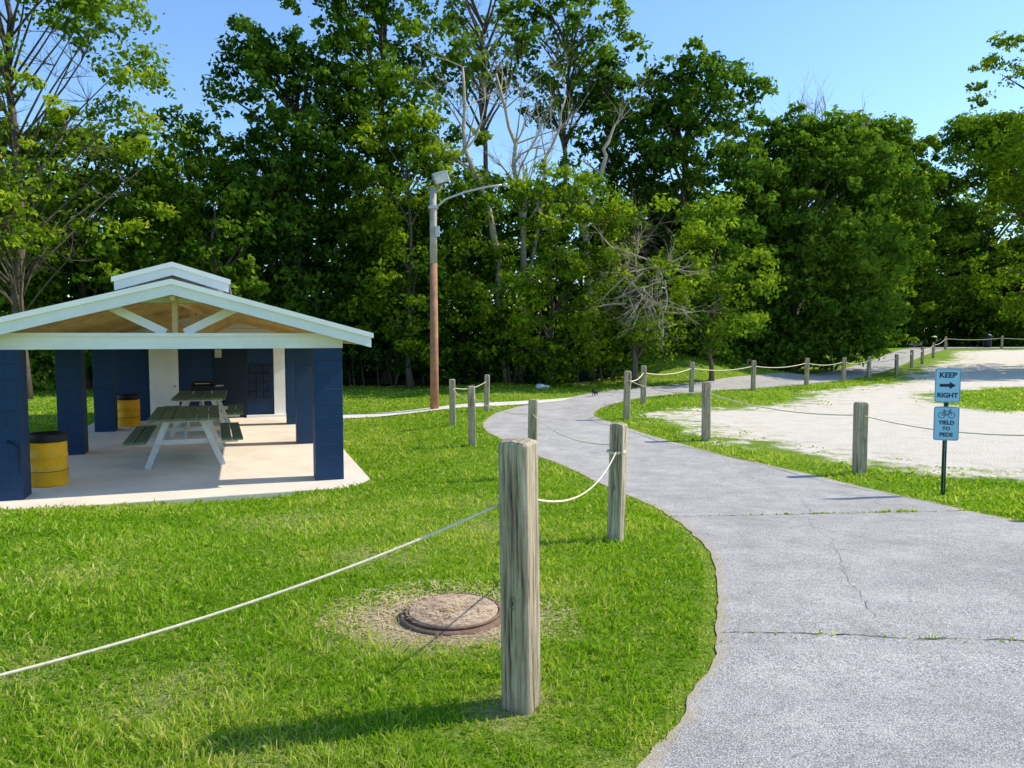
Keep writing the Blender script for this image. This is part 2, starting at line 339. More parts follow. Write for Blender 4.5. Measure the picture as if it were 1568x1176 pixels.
# ------------------------------------------------------------------ foliage
NL=0
class Leaves:
    def __init__(s): s.V=[];s.A=[]
    def clump(s,c,rad,n,size,v0):
        k=len(c); c=np.repeat(c,n,0); r=np.repeat(rad,n); vv=np.repeat(v0,n)
        m=len(c); d=rng.normal(size=(m,3)); d/=np.linalg.norm(d,axis=1)[:,None]
        p=c+d*(r*rng.uniform(.4,1.1,m))[:,None]*np.array([1.2,1.2,.7])
        nn=d+rng.normal(0,.6,(m,3))+np.array([0,0,.35]); nn/=np.linalg.norm(nn,axis=1)[:,None]
        a=rng.normal(size=(m,3)); a[:,2]-=.4; a-=nn*(a*nn).sum(1)[:,None]; a/=np.linalg.norm(a,axis=1)[:,None]
        b=np.cross(nn,a); L=size*rng.uniform(.55,1.35,m)[:,None]; W=L*rng.uniform(.45,.7,m)[:,None]
        s.V.append(np.stack([p-a*L*.5,p+b*W*.5-a*L*.08,p+a*L*.5,p-b*W*.5-a*L*.08],1).reshape(-1,3))
        s.A.append(np.repeat(np.clip(vv+rng.normal(0,.15,m),0,1),4))
    def lobe(s,c,r,dens,size,var,subr=.42):
        r=np.array(r,float) if np.ndim(r) else np.array([r,r,r*.85]); area=4*PI*(r[0]*r[2])
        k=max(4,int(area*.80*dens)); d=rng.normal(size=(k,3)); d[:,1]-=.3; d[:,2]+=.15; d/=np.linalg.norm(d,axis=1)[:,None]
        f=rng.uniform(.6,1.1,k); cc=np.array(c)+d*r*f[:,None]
        s.clump(cc,rng.uniform(.6,1.4,k)*subr,28,size,np.clip(var+.26*d[:,2]+.16*d[:,0]+rng.normal(0,.15,k),0,1))  # leaf tone lighter upwards and towards the sun side, sunlight put into the colour
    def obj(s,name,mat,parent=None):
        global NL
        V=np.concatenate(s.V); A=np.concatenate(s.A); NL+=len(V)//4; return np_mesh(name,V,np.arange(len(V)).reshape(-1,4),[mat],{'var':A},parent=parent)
def curve_pts(a,b,n=6,wob=.15,rise=.25):
    a=Vector(a);b=Vector(b);L=(b-a).length; out=[]
    mid=(a+b)/2+Vector((0,0,L*rise*.5))+Vector((random.uniform(-1,1),random.uniform(-1,1),0))*L*wob
    for i in range(n+1):
        t=i/n; out.append((1-t)**2*a+2*t*(1-t)*mid+t*t*b)
    return out
def twig(T,p,d,L,r,depth,spread=.6,n=5):
    p=Vector(p);d=Vector(d).normalized(); pts=[p];rad=[r]; q=p; dd=d
    for i in range(4):
        dd=(dd+Vector((random.gauss(0,.16),random.gauss(0,.16),random.gauss(.02,.12)))).normalized(); q=q+dd*L/4; pts.append(q); rad.append(r*(1-.17*(i+1)))
    T.tube(pts,rad,5 if r>.02 else 3,False)
    if depth<=0: return
    for k in range(n):
        i=random.randint(1,4); nd=(dd+Vector((random.gauss(0,spread),random.gauss(0,spread),random.gauss(0,spread)*.8))).normalized()
        twig(T,pts[i],nd,L*random.uniform(.45,.7),rad[i]*.6,depth-1,spread,n)
def tree(name,x,y,ztop,zbot,r,n=26,mat=None,dens=1.,size=.28,var=.45,airy=False,trunk=.2,lean=(0,0),lr=.36,subr=.45,ry=None,lk=.38,pk=.42):
    e=empty(name,(0,0,0)); zb=gzf(x,y)-.1; T=Tubes(); Lv=Leaves(); H=ztop-zb; ry=ry or r*.8
    ax=lambda z:Vector((x+lean[0]*(z-zb)/H,y+lean[1]*(z-zb)/H,z))
    w=[ax(zb+H*.86*i/9)+Vector((random.gauss(0,.1),random.gauss(0,.09),0))*(i>0) for i in range(10)]
    T.tube(w,[trunk*(1.35 if i==0 else 1-.085*i) for i in range(10)],8)
    P_=lambda t:math.sqrt(max(.06,1-(abs(t-pk)/(1.04-pk if t>pk else pk+.2))**2.4))
    for i in range(n):
        t=(i+random.random())/n; zz=zbot+(ztop-zbot)*t
        pr=P_(t); an=random.uniform(0,2*PI) if random.random()<.3 else random.uniform(PI*.95,2.05*PI)
        f=random.uniform(.3,1.0)**.7; s=lr*r*random.uniform(.65,1.2)*(1-.2*t)
        rr=max(0,r*pr-s*.65)*f; ca=math.cos(an); sa=math.sin(an)
        c=ax(min(zz,ztop-s*.75))+Vector((ca*rr,sa*rr*ry/r,0))
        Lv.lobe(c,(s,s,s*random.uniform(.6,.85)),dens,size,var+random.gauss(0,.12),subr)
        if i%(1 if airy else 2)==0:
            zs=max(zb+H*.15,c.z-rr*.9-.6); a=ax(min(zs,zb+H*.85)); pts=curve_pts(a,c,5)
            T.tube(pts,[trunk*lk*(1-.16*k) for k in range(6)],5)
            if airy: 
                for _ in range(3): twig(T,pts[3],Vector((random.gauss(0,1),random.gauss(0,1),random.gauss(.3,.6))),1.2,.02,1)
    for i in range(int(n*.5)):
        t=random.random(); zz=zbot+(ztop-zbot)*t; pr=P_(t); an=random.uniform(PI*.9,2.1*PI)
        c=ax(zz)+Vector((math.cos(an)*r*pr*1.03,math.sin(an)*ry*pr,.3)); s=random.uniform(.3,.6)
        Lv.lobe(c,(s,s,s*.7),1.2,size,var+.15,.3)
    T.obj('trunk_and_limbs',M_bark,e); Lv.obj('crown',mat or M_leaf,e); return e
def shrub(name,specs,mat,dens=1.,size=.22,var=.4,subr=.35):
    e=empty(name); Lv=Leaves(); T=Tubes()
    for (x,y,z,r) in specs:
        Lv.lobe((x,y,z),r,dens,size,var+random.gauss(0,.08),subr)
        g0=gzf(x,y)-.05; T.tube(curve_pts((x+random.uniform(-.2,.2),y,g0),(x,y,z),4,.1,0),[.05,.045,.035,.03,.02],5)
    T.obj('stems',M_bark,e); Lv.obj('leaves',mat,e); return e
tree('airy_tree',-17.2,26,19,4.6,5.6,88,M_leafy,1.05,.20,.36,airy=True,trunk=.22,lr=.24,subr=.45,lk=.20)
tree('deciduous_tree',-22.5,30,13,.8,4.6,44,M_leaf,.9,.28,.4)
tree('deciduous_tree',-17.8,31,10.0,.3,4.2,48,M_leaf,.95,.27,.45,pk=.55)
tree('deciduous_tree',-14.2,33,10.6,.3,3.5,44,M_leafy,.85,.26,.18,pk=.6)
tree('deciduous_tree',-12.0,30.5,7.6,.2,2.9,28,M_leaf,.95,.26,.45,pk=.5)
tree('large_tree',-9.6,34,14.8,.5,4.3,74,M_leafd,1.0,.28,.52,trunk=.35,pk=.62)
tree('large_tree',-5.9,35,19.6,1.5,4.4,76,M_leaf,.85,.27,.42,trunk=.3,pk=.6)
tree('slender_tree',-4.3,31.5,10.8,.4,2.4,36,M_leafy,.75,.21,.26,trunk=.14)
tree('tall_tree',-1.4,38,20.0,13.4,3.2,26,M_leaf,.7,.27,.5,airy=True,trunk=.22,lr=.34)
tree('tall_tree',2.4,39,18.8,12.4,3.4,28,M_leaf,.75,.27,.5,airy=True,trunk=.22,lr=.34,lean=(.6,0))
tree('tall_tree',5.2,38,15.4,8.0,2.5,26,M_leafd,.8,.27,.5,airy=True,trunk=.22,lr=.40)
tree('large_tree',8.6,37,15.0,.4,4.0,72,M_leafd,1.0,.28,.52,trunk=.35,pk=.6)
tree('deciduous_tree',11.9,40,12.2,.4,2.9,34,M_leaf,.9,.28,.40,trunk=.2,pk=.5)
tree('bushy_tree',1.6,31.0,8.6,.1,3.2,50,M_leafy,.9,.22,.24,trunk=.16,pk=.5)
tree('bushy_tree',-2.2,33.4,9.0,.1,3.1,44,M_leaf,.95,.24,.4,trunk=.16,pk=.5)
tree('small_tree',5.0,29.8,7.2,1.2,2.4,26,M_leafy,.8,.19,.36,airy=True,trunk=.12,lr=.38)
tree('small_tree',8.6,31.8,7.4,1.2,2.2,28,M_leaf,.9,.21,.6,trunk=.1)
tree('round_tree',16.2,43,13.6,.5,6.4,118,M_leafd,.95,.30,.62,trunk=.36,lr=.27,subr=.5,pk=.5)
tree('large_tree',34.0,43.5,21,3.0,7.4,100,M_leafy,.75,.27,.28,airy=True,trunk=.4,lr=.26,subr=.5)
tree('large_tree',27,60,16.5,.8,6.0,56,M_leaf,.8,.36,.4,trunk=.35,subr=.6)
tree('large_tree',36,75,22.5,1.2,7.5,66,M_leaf,.75,.42,.4,trunk=.4,subr=.7)
tree('large_tree',49,77,24,1.2,8,66,M_leaf,.75,.42,.45,trunk=.4,subr=.7)
def woodland(name,pts,mat,size=.36,dens=.6):
    e=empty(name); Lv=Leaves(); T=Tubes()
    for (x,y,zt,r) in pts:
        g0=gzf(x,y); T.tube([(x,y,g0-.1),(x+.1,y,g0+(zt-g0)*.45),(x,y,zt-.8)],[.16,.12,.05],6)
        k=int((zt-g0)*1.5)
        for i in range(k):
            z=g0+.3+(zt-g0-.8)*(i/k); an=random.uniform(PI,2*PI); q=random.uniform(.2,.9)*r
            Lv.lobe((x+math.cos(an)*q,y+math.sin(an)*q,z),random.uniform(.9,1.4)*(.5*r),dens,size,.35+random.gauss(0,.1),.6)
    T.obj('trunks',M_bark,e); Lv.obj('canopy',mat,e)
woodland('woodland',[(-34+i*2.7+random.uniform(-.6,.6),41+random.uniform(-1.5,1.5),random.uniform(8.2,10)+(1.5 if i<9 else 0),2.6) for i in range(18)],M_leafd,.40,.75)
woodland('woodland',[(10+i*4.2+random.uniform(-.6,.6),58+i*2.4+random.uniform(-2,2),random.uniform(10,13),3.4) for i in range(17)],M_leafd,.48,.55)
sp=[]
for i in range(60):
    x=-24+i*.5; sp.append((x+random.uniform(-.3,.3),32.2-.12*x+random.uniform(-.5,.8),random.uniform(-.1,2.6),random.uniform(.8,1.3)))
for i in range(26):
    x=4+i*.8; sp.append((x,37.5+max(0,x-6)*.75+random.uniform(-.4,.8),gzf(x,38)+random.uniform(.3,3.5),random.uniform(1.0,1.5)))
shrub('understorey_shrubs',sp,M_leafd,1.0,.25,.36,.42)
sp=[(x+random.uniform(-.3,.3),y+random.uniform(-.4,.4),gzf(x,y)+random.uniform(.1,.6),random.uniform(.4,.75)) for x,y in [(3.6,33),(4.2,34),(5,35.2),(5.8,36.2),(6.6,36.8),(7.4,37.3),(8.5,37.6),(9.8,37.6),(10.8,38.8),(12,39.6),(13,40.6),(14.2,41.2),(5.6,35.8),(7.6,37.9)]]
shrub('brush',sp,M_leafy,.9,.18,.5,.3)
def dead(name,pts,r0,n,seed,L=2.4):
    random.seed(seed); T=Tubes(); pts=[Vector((x,y,gzf(x,y)-.1 if z is None else z)) for x,y,z in pts]; out=[]
    for i in range(len(pts)-1):
        for k in range(4): out.append(pts[i].lerp(pts[i+1],k/4)+Vector((random.gauss(0,.08),random.gauss(0,.07),0)))
    out.append(pts[-1]); m=len(out); rad=[r0*(1-.8*i/m) for i in range(m)]; T.tube(out,rad,7)
    for i in range(n):
        k=random.randint(int(m*.35),m-1); twig(T,out[k],Vector((random.gauss(0,.6),random.gauss(0,.4),random.uniform(.3,1.2))),random.uniform(.7,1.3)*L,rad[k]*.5,2,.45,4)
    return T.obj(name,M_deadbark)
dead('dead_tree',[(-.2,32.6,None),(-.9,32.4,6.5),(-1.9,32.3,9.5),(-2.1,32.3,13.0)],.19,9,3)
dead('dead_tree',[(.5,33.6,None),(.4,33.4,6.5),(.1,33.2,10),(-.7,33.1,13.0)],.17,18,5,2.4)
dead('dead_tree',[(3.6,33.6,None),(3.3,33.4,6.5),(4.1,33.3,9.5),(4.5,33.3,10.8)],.19,5,8,1.6)
dead('dead_tree',[(.2,33.9,None),(1.6,33.7,9.5),(2.4,33.6,12.2)],.11,6,11)
T=Tubes()
random.seed(21)
for i in range(30): twig(T,(4.9+random.uniform(-.8,1.0),28.4,random.uniform(2.4,4.6)),(random.gauss(0,.8),-.5,random.gauss(-.2,.5)),1.5,.035,2,.6,4)
T.obj('bare_branches',M_deadbark)
T=Tubes()
for i in range(12): twig(T,(17+random.uniform(-3,3),43,12.4+random.uniform(0,.6)),(random.gauss(0,.4),0,1),2.3,.05,2,.35,4)
T.obj('bare_treetop_twigs',M_deadbark)

# ------------------------------------------------------------------ posts and ropes
def post(x,y,h,w,rz,detail=False,seed=0,sink=.1):
    r=np.random.default_rng(seed); g0=gzf(x,y); nz=int((h+sink)/(.006 if detail else .04)); ns=22 if detail else 5
    per=[]; hw=w/2
    for s in range(4):
        for i in range(ns):
            t=-1+2*(i+.5)/ns; p=[(t,-1),(1,t),(-t,1),(-1,-t)][s]; per.append((p[0],p[1],s,t))
    m=len(per); V=[];A=[]; cr=[]
    for s in range(4):
        for _ in range(6 if detail else 2): cr.append((s,r.uniform(-.8,.8),r.uniform(0,h),r.uniform(.15,.5)*h,r.uniform(.5,1.),r.uniform(0,6)))
    if detail: cr+= [(0,-.05,.85,.5,1.0,1.),(0,.35,.75,.45,.9,3.),(0,-.5,1.0,.4,.8,2.),(0,.1,.3,.35,.6,5),(0,.6,.5,.6,.6,4)]
    for k in range(nz+1):
        z=-sink+(h+sink)*k/nz; top=max(0,z-(h-.02))/.02
        for (px,py,s,t) in per:
            q=1-.10*max(0,abs(t)-.8)/.2; d=0.
            for (cs,ct,cz,cl,ca,ph) in cr:
                if cs!=s or abs(z-cz)>cl/2: continue
                tt=ct+.05*math.sin(z*9+ph)+.02*math.sin(z*31+ph); env=1-(2*(z-cz)/cl)**2
                d=max(d,ca*env*math.exp(-((t-tt)/(.055 if detail else .12))**2))
            if detail and s==0:
                kd=math.hypot((t+.05)*hw,(z-.46)*.55); d=max(d,.55*math.exp(-((kd-.014)/.003)**2),.8*math.exp(-(kd/.007)**2))
            q*=1-.10*top; V.append((px*hw*q*(1-d*.09 if px in(1,-1) else 1),py*hw*q*(1-d*.12),z-.01*top*abs(t)))
            A.append(min(1,d))
    a=np.arange((nz+1)*m).reshape(nz+1,m); b=np.roll(a,-1,axis=1)
    F=[tuple(q) for q in np.stack([a[:-1].ravel(),b[:-1].ravel(),b[1:].ravel(),a[1:].ravel()],1)]
    V.append((0,0,h+.006)); A.append(0); ci=len(V)-1
    F+=[(a[-1,i],a[-1,(i+1)%m],ci) for i in range(m)]
    me=bpy.data.meshes.new('wooden_post'); me.from_pydata(V,[],[tuple(int(i) for i in f) for f in F]); me.materials.append(M_wood)
    at=me.attributes.new('cr','FLOAT','POINT'); at.data.foreach_set('value',np.array(A,np.float32))
    o=bpy.data.objects.new('wooden_post',me); o.location=(x,y,g0); o.rotation_euler=(r.uniform(-.02,.02),r.uniform(-.02,.02),rz); link(o); return o
PO={}
data=[('a',.04,3.02,1.13,.132,-27),('b',.87,6.12,1.0,.12,-30),('c',.29,10.5,1.15,.13,-10),('d',-.74,13.7,1.13,.13,10),('e',-1.36,16.85,1.08,.14,5),('f',-.7,20.2,1.0,.14,0),
('L',-3.5,1.3,.95,.13,0),('R0',5.95,7.4,1.05,.13,0),('g',5.17,10.9,1.08,.16,8),('h',3.83,14.5,1.16,.16,-5),('i',2.83,18.2,1.2,.15,4),('j',3.95,22.2,1.17,.15,0),('k',6.2,25.5,1.16,.15,0),('l',9.15,28.0,1.13,.15,0),('m',12.4,31.1,1.13,.15,0),('n',14.9,33.2,1.1,.15,0),('o',17.2,35.6,1.1,.15,0),('p',20.4,39.2,1.1,.15,0),('q',24.0,44.4,1.1,.15,0),('r',26.3,47.4,1.1,.15,0),('s',29.6,52,1.1,.15,0),('t',36,61.5,1.1,.15,0),('u',42,63.5,1.1,.15,0),('v',50,64.5,1.1,.15,0)]
for i,(k,x,y,h,w,rz) in enumerate(data):
    post(x,y,h,w,math.radians(rz),detail=(k in('a','b')),seed=i+40); PO[k]=(x,y,gzf(x,y),h)
def rope(a,b,sag,r=.006,n=24):
    a=Vector(a);b=Vector(b);T=Tubes(); T.tube([a.lerp(b,t/n)-Vector((0,0,sag*4*(t/n)*(1-t/n))) for t in range(n+1)],[r]*(n+1),6); return T.obj('rope',M_rope)
def att(k,f=.82): x,y,z,h=PO[k]; return (x,y,z+h*f)
rope((-.03,3.01,.868),(-3.5,1.3,.56),.235,.0055,40); rope((.10,3.06,.868),(.87,6.1,.60),.14,.005,30)
T=Tubes(); 
for dz in(0,.012): T.tube([(.87+.078*math.cos(a*PI/8),6.12+.078*math.sin(a*PI/8),.585+dz+.004*math.sin(a)) for a in range(17)],[.006]*17,5)
T.obj('rope',M_rope)
rope(att('b'),att('c'),.12,.005); rope(att('c'),att('d'),.10,.006); rope(att('d'),att('e'),.1,.007); rope(att('e'),att('f'),.1,.008)
seq=['R0','g','h','i','j','k','l','m','n','o','p','q','r','s','t','u','v']
for p,q in zip(seq,seq[1:]): rope(att(p),att(q),.12,.004+.0004*PO[q][1] if PO[q][1]<30 else .015)

# ------------------------------------------------------------------ manhole
e=empty('manhole_cover',(MH[0],MH[1],gzf(*MH)-.01))
lathe('collar',[(.30,-.05),(.30,.028),(.285,.036),(.0,.036)],M_rust,e,48)
T=Tubes(); T.tube([(.262*math.cos(a*2*PI/48),.262*math.sin(a*2*PI/48),.046) for a in range(49)],[.008]*49,6); T.obj('rim',M_rust,e)
t=NT('lid_iron'); v=t.coord(); n=t.noise(v,9,7,.75); n2=t.noise(v,40,4,.8)
col=t.ramp(n,[(.3,(.27,.15,.09,1)),(.55,(.48,.34,.22,1)),(.7,(.66,.54,.36,1))]); col=t.mix(t.ramp(n2,[(.35,.6),(.5,0.)]),col,(.10,.06,.04,1))
M_lid=t.principled(col,.9,0,t.bump(n2,.8,.006))
lathe('lid',[(.25,.02),(.25,.052),(.24,.056),(0,.056)],M_lid,e,48)
for r0 in (.11,.19):
    T=Tubes(); T.tube([(r0*math.cos(a*2*PI/40),r0*math.sin(a*2*PI/40),.055) for a in range(41)],[.003]*41,4); T.obj('ring',M_lid,e)
N=2600; a=rng.uniform(0,2*PI,N); rr=np.where(rng.random(N)<.14,rng.uniform(0,.24,N),.28+.36*rng.random(N)**1.3); L=rng.uniform(.015,.05,N); an=rng.uniform(0,2*PI,N)
x=rr*np.cos(a)*1.15-.03;y=rr*np.sin(a)-.02; z=np.where(rr<.25,.059,.012)+rng.uniform(0,.014,N)
dx=np.cos(an)*L/2;dy=np.sin(an)*L/2; wx=-np.sin(an)*.0018; wy=np.cos(an)*.0018
V=np.stack([np.stack([x-dx-wx,y-dy-wy,z],1),np.stack([x+dx-wx,y+dy-wy,z+.004],1),np.stack([x+dx+wx,y+dy+wy,z+.004],1),np.stack([x-dx+wx,y-dy+wy,z],1)],1).reshape(-1,3)
np_mesh('dried_clippings',V,np.arange(N*4).reshape(N,4),[simple('straw',(.66,.50,.28,1),.9)],parent=e)

# ------------------------------------------------------------------ pavilion
pav=empty('picnic_pavilion',(RF[0],RF[1],0),th)
ZS=-.55; ZB=1.38
box('concrete_slab',(-2.03,5.7,ZS-.16),(5.2,13.0,.32),M_slab,pav,bevel=.012)
W=4.05
def pb(n,c,s,m,**k): return box(n,c,s,m,pav,**k)
for d in (0,3.9,7.3):
    for r in (0,-W):
        pb('column',(r,d,(ZS+ZB)/2),(.40,.40,ZB-ZS),M_navy,bevel=.008)
for r in (0,-W): pb('side_beam',(r,4.6,ZB+.085),(.14,9.2,.165),M_white)
ze=1.50; za=2.20; hw=2.03+.55; cx=-W/2
d0,d1=-.42,12.7
sl=math.atan2(za-ze,hw); Ls=hw/math.cos(sl)
def rake(name,yy,th_,za_,ze_,hw_,t0,t1,m=None):
    for s in(-1,1):
        A=Vector((cx,yy,za_)); B=Vector((cx+s*hw_,yy,ze_))
        V=[A+Vector((0,0,t0)),A+Vector((0,0,t1)),B+Vector((0,0,t1)),B+Vector((0,0,t0))]; V+= [v+Vector((0,th_,0)) for v in V]
        F=[(0,1,2,3),(7,6,5,4),(0,4,5,1),(1,5,6,2),(2,6,7,3),(3,7,4,0)]
        if s<0: F=[f[::-1] for f in F]
        mesh(name,V,F,m or M_white,pav)
for s in(-1,1):
    mx=cx+s*hw/2; mz=(za+ze)/2
    pb('ceiling_deck',(mx,(d0+d1)/2,mz+.03),(Ls-.02,d1-d0-.06,.03),M_tan,rot=(0,s*sl,0))
    pb('roof_slope',(mx,(d0+d1)/2,mz+.075),(Ls,d1-d0,.045),M_shing,rot=(0,s*sl,0))
    pb('eave_fascia',(cx+s*(hw+.015),(d0+d1)/2,ze+.0),(.03,d1-d0,.15),M_white)
    for i in range(11):
        dd=.5+i*.9; beam('rafter',(cx+s*.03,dd,za-.04),(cx+s*(hw-.06),dd,ze-.03),.045,.10,M_tan,pav)
rake('rake_fascia',d0-.02,.04,za,ze-.01,hw+.03,-.10,.085); rake('rake_trim',d0-.05,.03,za,ze-.01,hw+.06,.035,.105)
beam('ridge_beam',(cx,d0+.05,za-.09),(cx,9.1,za-.09),.06,.16,M_tan,pav)
pb('front_tie_beam',(cx,-.02,ZB+.10),(W+.42,.30,.20),M_white)
pb('front_tie_trim',(cx,-.185,ZB+.19),(W+.7,.025,.05),M_white)
for d in (-.02,3.9,7.3):
    if d>1: pb('tie_beam',(cx,d,ZB+.09),(W+.2,.14,.17),M_tan)
    beam('king_post',(cx,d,ZB+.2),(cx,d,za-.03),.07,.09,M_tan,pav)
    for s in(-1,1): beam('truss_strut',(cx+s*.12,d,ZB+.22),(cx+s*.80,d,ze+(za-ze)*(1-.80/hw)-.03),.09,.11,M_tan if d>1 else M_white,pav)
vz=2.50; vh=.70; vs=math.atan2(.22,vh)
for s in(-1,1):
    pb('vent_roof',(cx+s*vh/2,3.5,vz-.09),(vh/math.cos(vs),7.4,.03),M_shing,rot=(0,s*vs,0))
    pb('vent_wall',(cx+s*.56,3.6,2.21),(.03,7.0,.24),M_white)
rake('vent_fascia',-.24,.035,vz,vz-.22,vh,-.13,.03); rake('vent_trim',-.26,.02,vz,vz-.22,vh+.03,-.02,.045)
V=[(cx-.57,.02,2.0),(cx+.57,.02,2.0),(cx+.57,.02,2.32),(cx,.02,2.46),(cx-.57,.02,2.32)]; mesh('vent_gable',V,[(0,1,2,3,4)],M_siding,pav)
dR=9.15
pb('room_front_wall',(cx,dR+.1,(ZS+ZB+.15)/2),(W+.4,.2,ZB+.15-ZS),M_navy)
pb('room_right_wall',(.1,dR+1.6,(ZS+ZB+.1)/2),(.2,2.8,ZB+.1-ZS),M_navy)
pb('room_left_wall',(-W-.1,dR+1.6,(ZS+ZB+.1)/2),(.2,2.8,ZB+.1-ZS),M_navy)
pb('room_back_wall',(cx,dR+3.1,(ZS+ZB+.1)/2),(W+.4,.2,ZB+.1-ZS),M_navy)
g=[(cx-hw+.25,ze),(cx+hw-.25,ze),(cx,za-.02)]
V=[(x,dR-.03,z) for x,z in g]+[(x,dR+.1,z) for x,z in g]; mesh('room_gable_siding',V,[(0,1,2),(5,4,3),(0,3,4,1),(1,4,5,2),(2,5,3,0)],M_siding,pav)
pb('white_door',(-3.02,dR-.025,.36),(.66,.05,1.80),M_white,bevel=.006); pb('door_knob',(-2.78,dR-.07,.3),(.05,.05,.05),M_galv)
pb('door_frame_top',(-3.02,dR-.03,1.29),(.76,.06,.05),M_white)
pb('white_frame',(-.27,dR-.03,.40),(.28,.06,1.78),M_white)
pb('navy_door',(-1.45,dR-.025,.38),(.8,.05,1.82),M_navyd,bevel=.01)
for i in range(3):
    for j in range(4): pb('window_pane',(-.93+i*.17,dR-.02,.02+j*.23),(.145,.04,.2),M_navyd)
pb('electric_box',(-1.75,dR-.08,1.12),(.16,.14,.22),M_galv,bevel=.01); pb('conduit',(-1.75,dR-.03,1.32),(.03,.03,.25),M_galv)
pb('door_sill',(-.6,dR-.1,ZS+.03),(1.0,.15,.06),M_white)
T=Tubes(); T.tube([(-W+.17,-.17,ZS),(-W+.17,-.21,.15),(-W+.05,-.21,.22)],[.012]*3,6); T.obj('pipe',M_navyd,pav)
def picnic_table(x,y,rz):
    e=empty('picnic_table',(x,y,ZS),rz); L=2.3
    for i in range(6): box('top_plank_%d'%i,(-.44+i*.176,L/2,.79),(.162,L,.042),M_green,e,bevel=.006)
    for s in(-1,1):
        for j in range(2): box('bench_plank',(s*(.62+j*.17),L/2,.45),(.155,L,.04),M_green,e,bevel=.006)
    for d in(.28,L-.28):
        for s in(-1,1): beam('leg',(s*.26,d,.765),(s*.56,d,0.0),.045,.09,M_tleg,e)
        beam('bench_brace',(-.80,d+.05,.405),(.80,d+.05,.405),.045,.08,M_tleg,e)
        beam('top_brace',(-.46,d+.05,.745),(.46,d+.05,.745),.045,.05,M_tleg,e)
        beam('diagonal_brace',(0,d+.06,.40),(0,d+(.55 if d<1 else -.55),.745),.04,.05,M_tleg,e)
    return e
picnic_table(-5.15,11.55,th+math.radians(2)); picnic_table(-6.55,15.4,th)
g=empty('tabletop_grill',(-7.0,16.7,ZS+.811),th)
box('firebox',(0,0,.13),(.52,.28,.13),M_black,g,bevel=.02); box('lid',(0,.0,.24),(.50,.26,.08),M_black,g,bevel=.03)
for a in(-.2,.2):
    for b in(-.1,.1): beam('leg',(a,b,0),(a*.9,b*.9,.09),.015,.015,M_galv,g)
beam('handle',(-.15,-.17,.23),(.15,-.17,.23),.015,.015,M_galv,g); box('side_shelf',(.36,0,.17),(.16,.22,.02),M_galv,g)
def barrel(x,y,h=.74,r=.235):
    e=empty('trash_barrel',(x,y,ZS))
    pr=[(r*.97,0),(r,.02)]
    for f in (.33,.66): 
        b=h*.86*f; pr+=[(r,b-.015),(r+.008,b-.006),(r+.008,b+.006),(r,b+.015)]
    pr+=[(r,h*.86-.01),(r+.01,h*.86)]
    lathe('drum',pr,M_yel,e); lathe('band',[(r+.009,h*.285),(r+.009,h*.295)],M_black,e)
    lathe('bag_lip',[(r+.010,h*.84),(r+.016,h*.87),(r+.018,h*.96),(r+.01,h),(r-.02,h),(r-.03,h*.9),(0,h*.88)],M_black,e)
barrel(-6.56,10.38); barrel(-9.0,17.3)

# ------------------------------------------------------------------ lamp pole
lx,ly=-2.25,21.4; lz=gzf(lx,ly); e=empty('street_lamp',(lx,ly,lz))
T=Tubes(); T.tube([(0,0,-.1),(0,0,1.4),(0,0,4.2)],[.125,.12,.105],14); T.obj('lower_pole',M_pole,e)
T=Tubes(); T.tube([(0,0,4.2),(0,0,6.35)],[.104,.095],14); T.obj('upper_pole',simple('grey_pole_wood',(.40,.36,.32,1),.8),e)
T=Tubes(); T.tube([(.05,0,5.75),(.35,0,6.02),(.9,0,6.22),(1.6,0,6.38),(2.0,0,6.42)],[.035,.032,.03,.028,.028],8)
T.tube([(.05,0,6.2),(.2,0,6.3),(.25,0,6.45)],[.03]*3,8); T.obj('mast_arm',M_galv,e)
lathe('cobra_head',[(.03,-.04),(.07,-.02),(.075,.03),(.03,.06)],M_galv,e,12,(2.05,0,6.42))
box('floodlight_housing',(.22,-.05,6.62),(.42,.34,.30),M_galv,e,rot=(math.radians(15),math.radians(-18),math.radians(10)),bevel=.03)
box('floodlight_lens',(.25,-.235,6.56),(.34,.02,.22),M_glass,e,rot=(math.radians(15),math.radians(-18),math.radians(10)))
box('clamp',(.0,0,5.78),(.25,.25,.08),M_galv,e,bevel=.01); box('meter_box',(.12,-.05,5.1),(.12,.12,.3),M_galv,e,bevel=.01)

# ------------------------------------------------------------------ sign
sx,sy=5.39,9.13; sz=gzf(sx,sy); s=empty('trail_sign',(sx,sy,sz),math.radians(-14))
ps=1.58
box('sign_post',(0,.03,ps/2-.05),(.045,.035,ps+.1),M_spost,s,bevel=.004)
for i in range(30): box('post_hole',(0,.012,.05+i*.027),(.011,.003,.011),M_hole,s)
def panel(zc,w,h,name):
    n=[];r=.025
    for cxx,cz,a0 in((w/2-r,h/2-r,0),(-w/2+r,h/2-r,90),(-w/2+r,-h/2+r,180),(w/2-r,-h/2+r,270)):
        for k in range(6): a=math.radians(a0+k*18); n.append((cxx+r*math.cos(a),cz+r*math.sin(a)))
    V=[(x,-.004,zc+z) for x,z in n]+[(x,.004,zc+z) for x,z in n]; m=len(n)
    mesh(name,V,[tuple(range(m))[::-1],tuple(range(m,2*m))]+[(i,(i+1)%m,m+(i+1)%m,m+i) for i in range(m)],M_sign,s)
    T=Tubes(); k=.95; T.tube([(x*k,-.005,zc+z*(1-(1-k)*w/h)) for x,z in n+[n[0]]],[.0018]*(m+1),4); T.obj(name+'_border',M_signk,s)
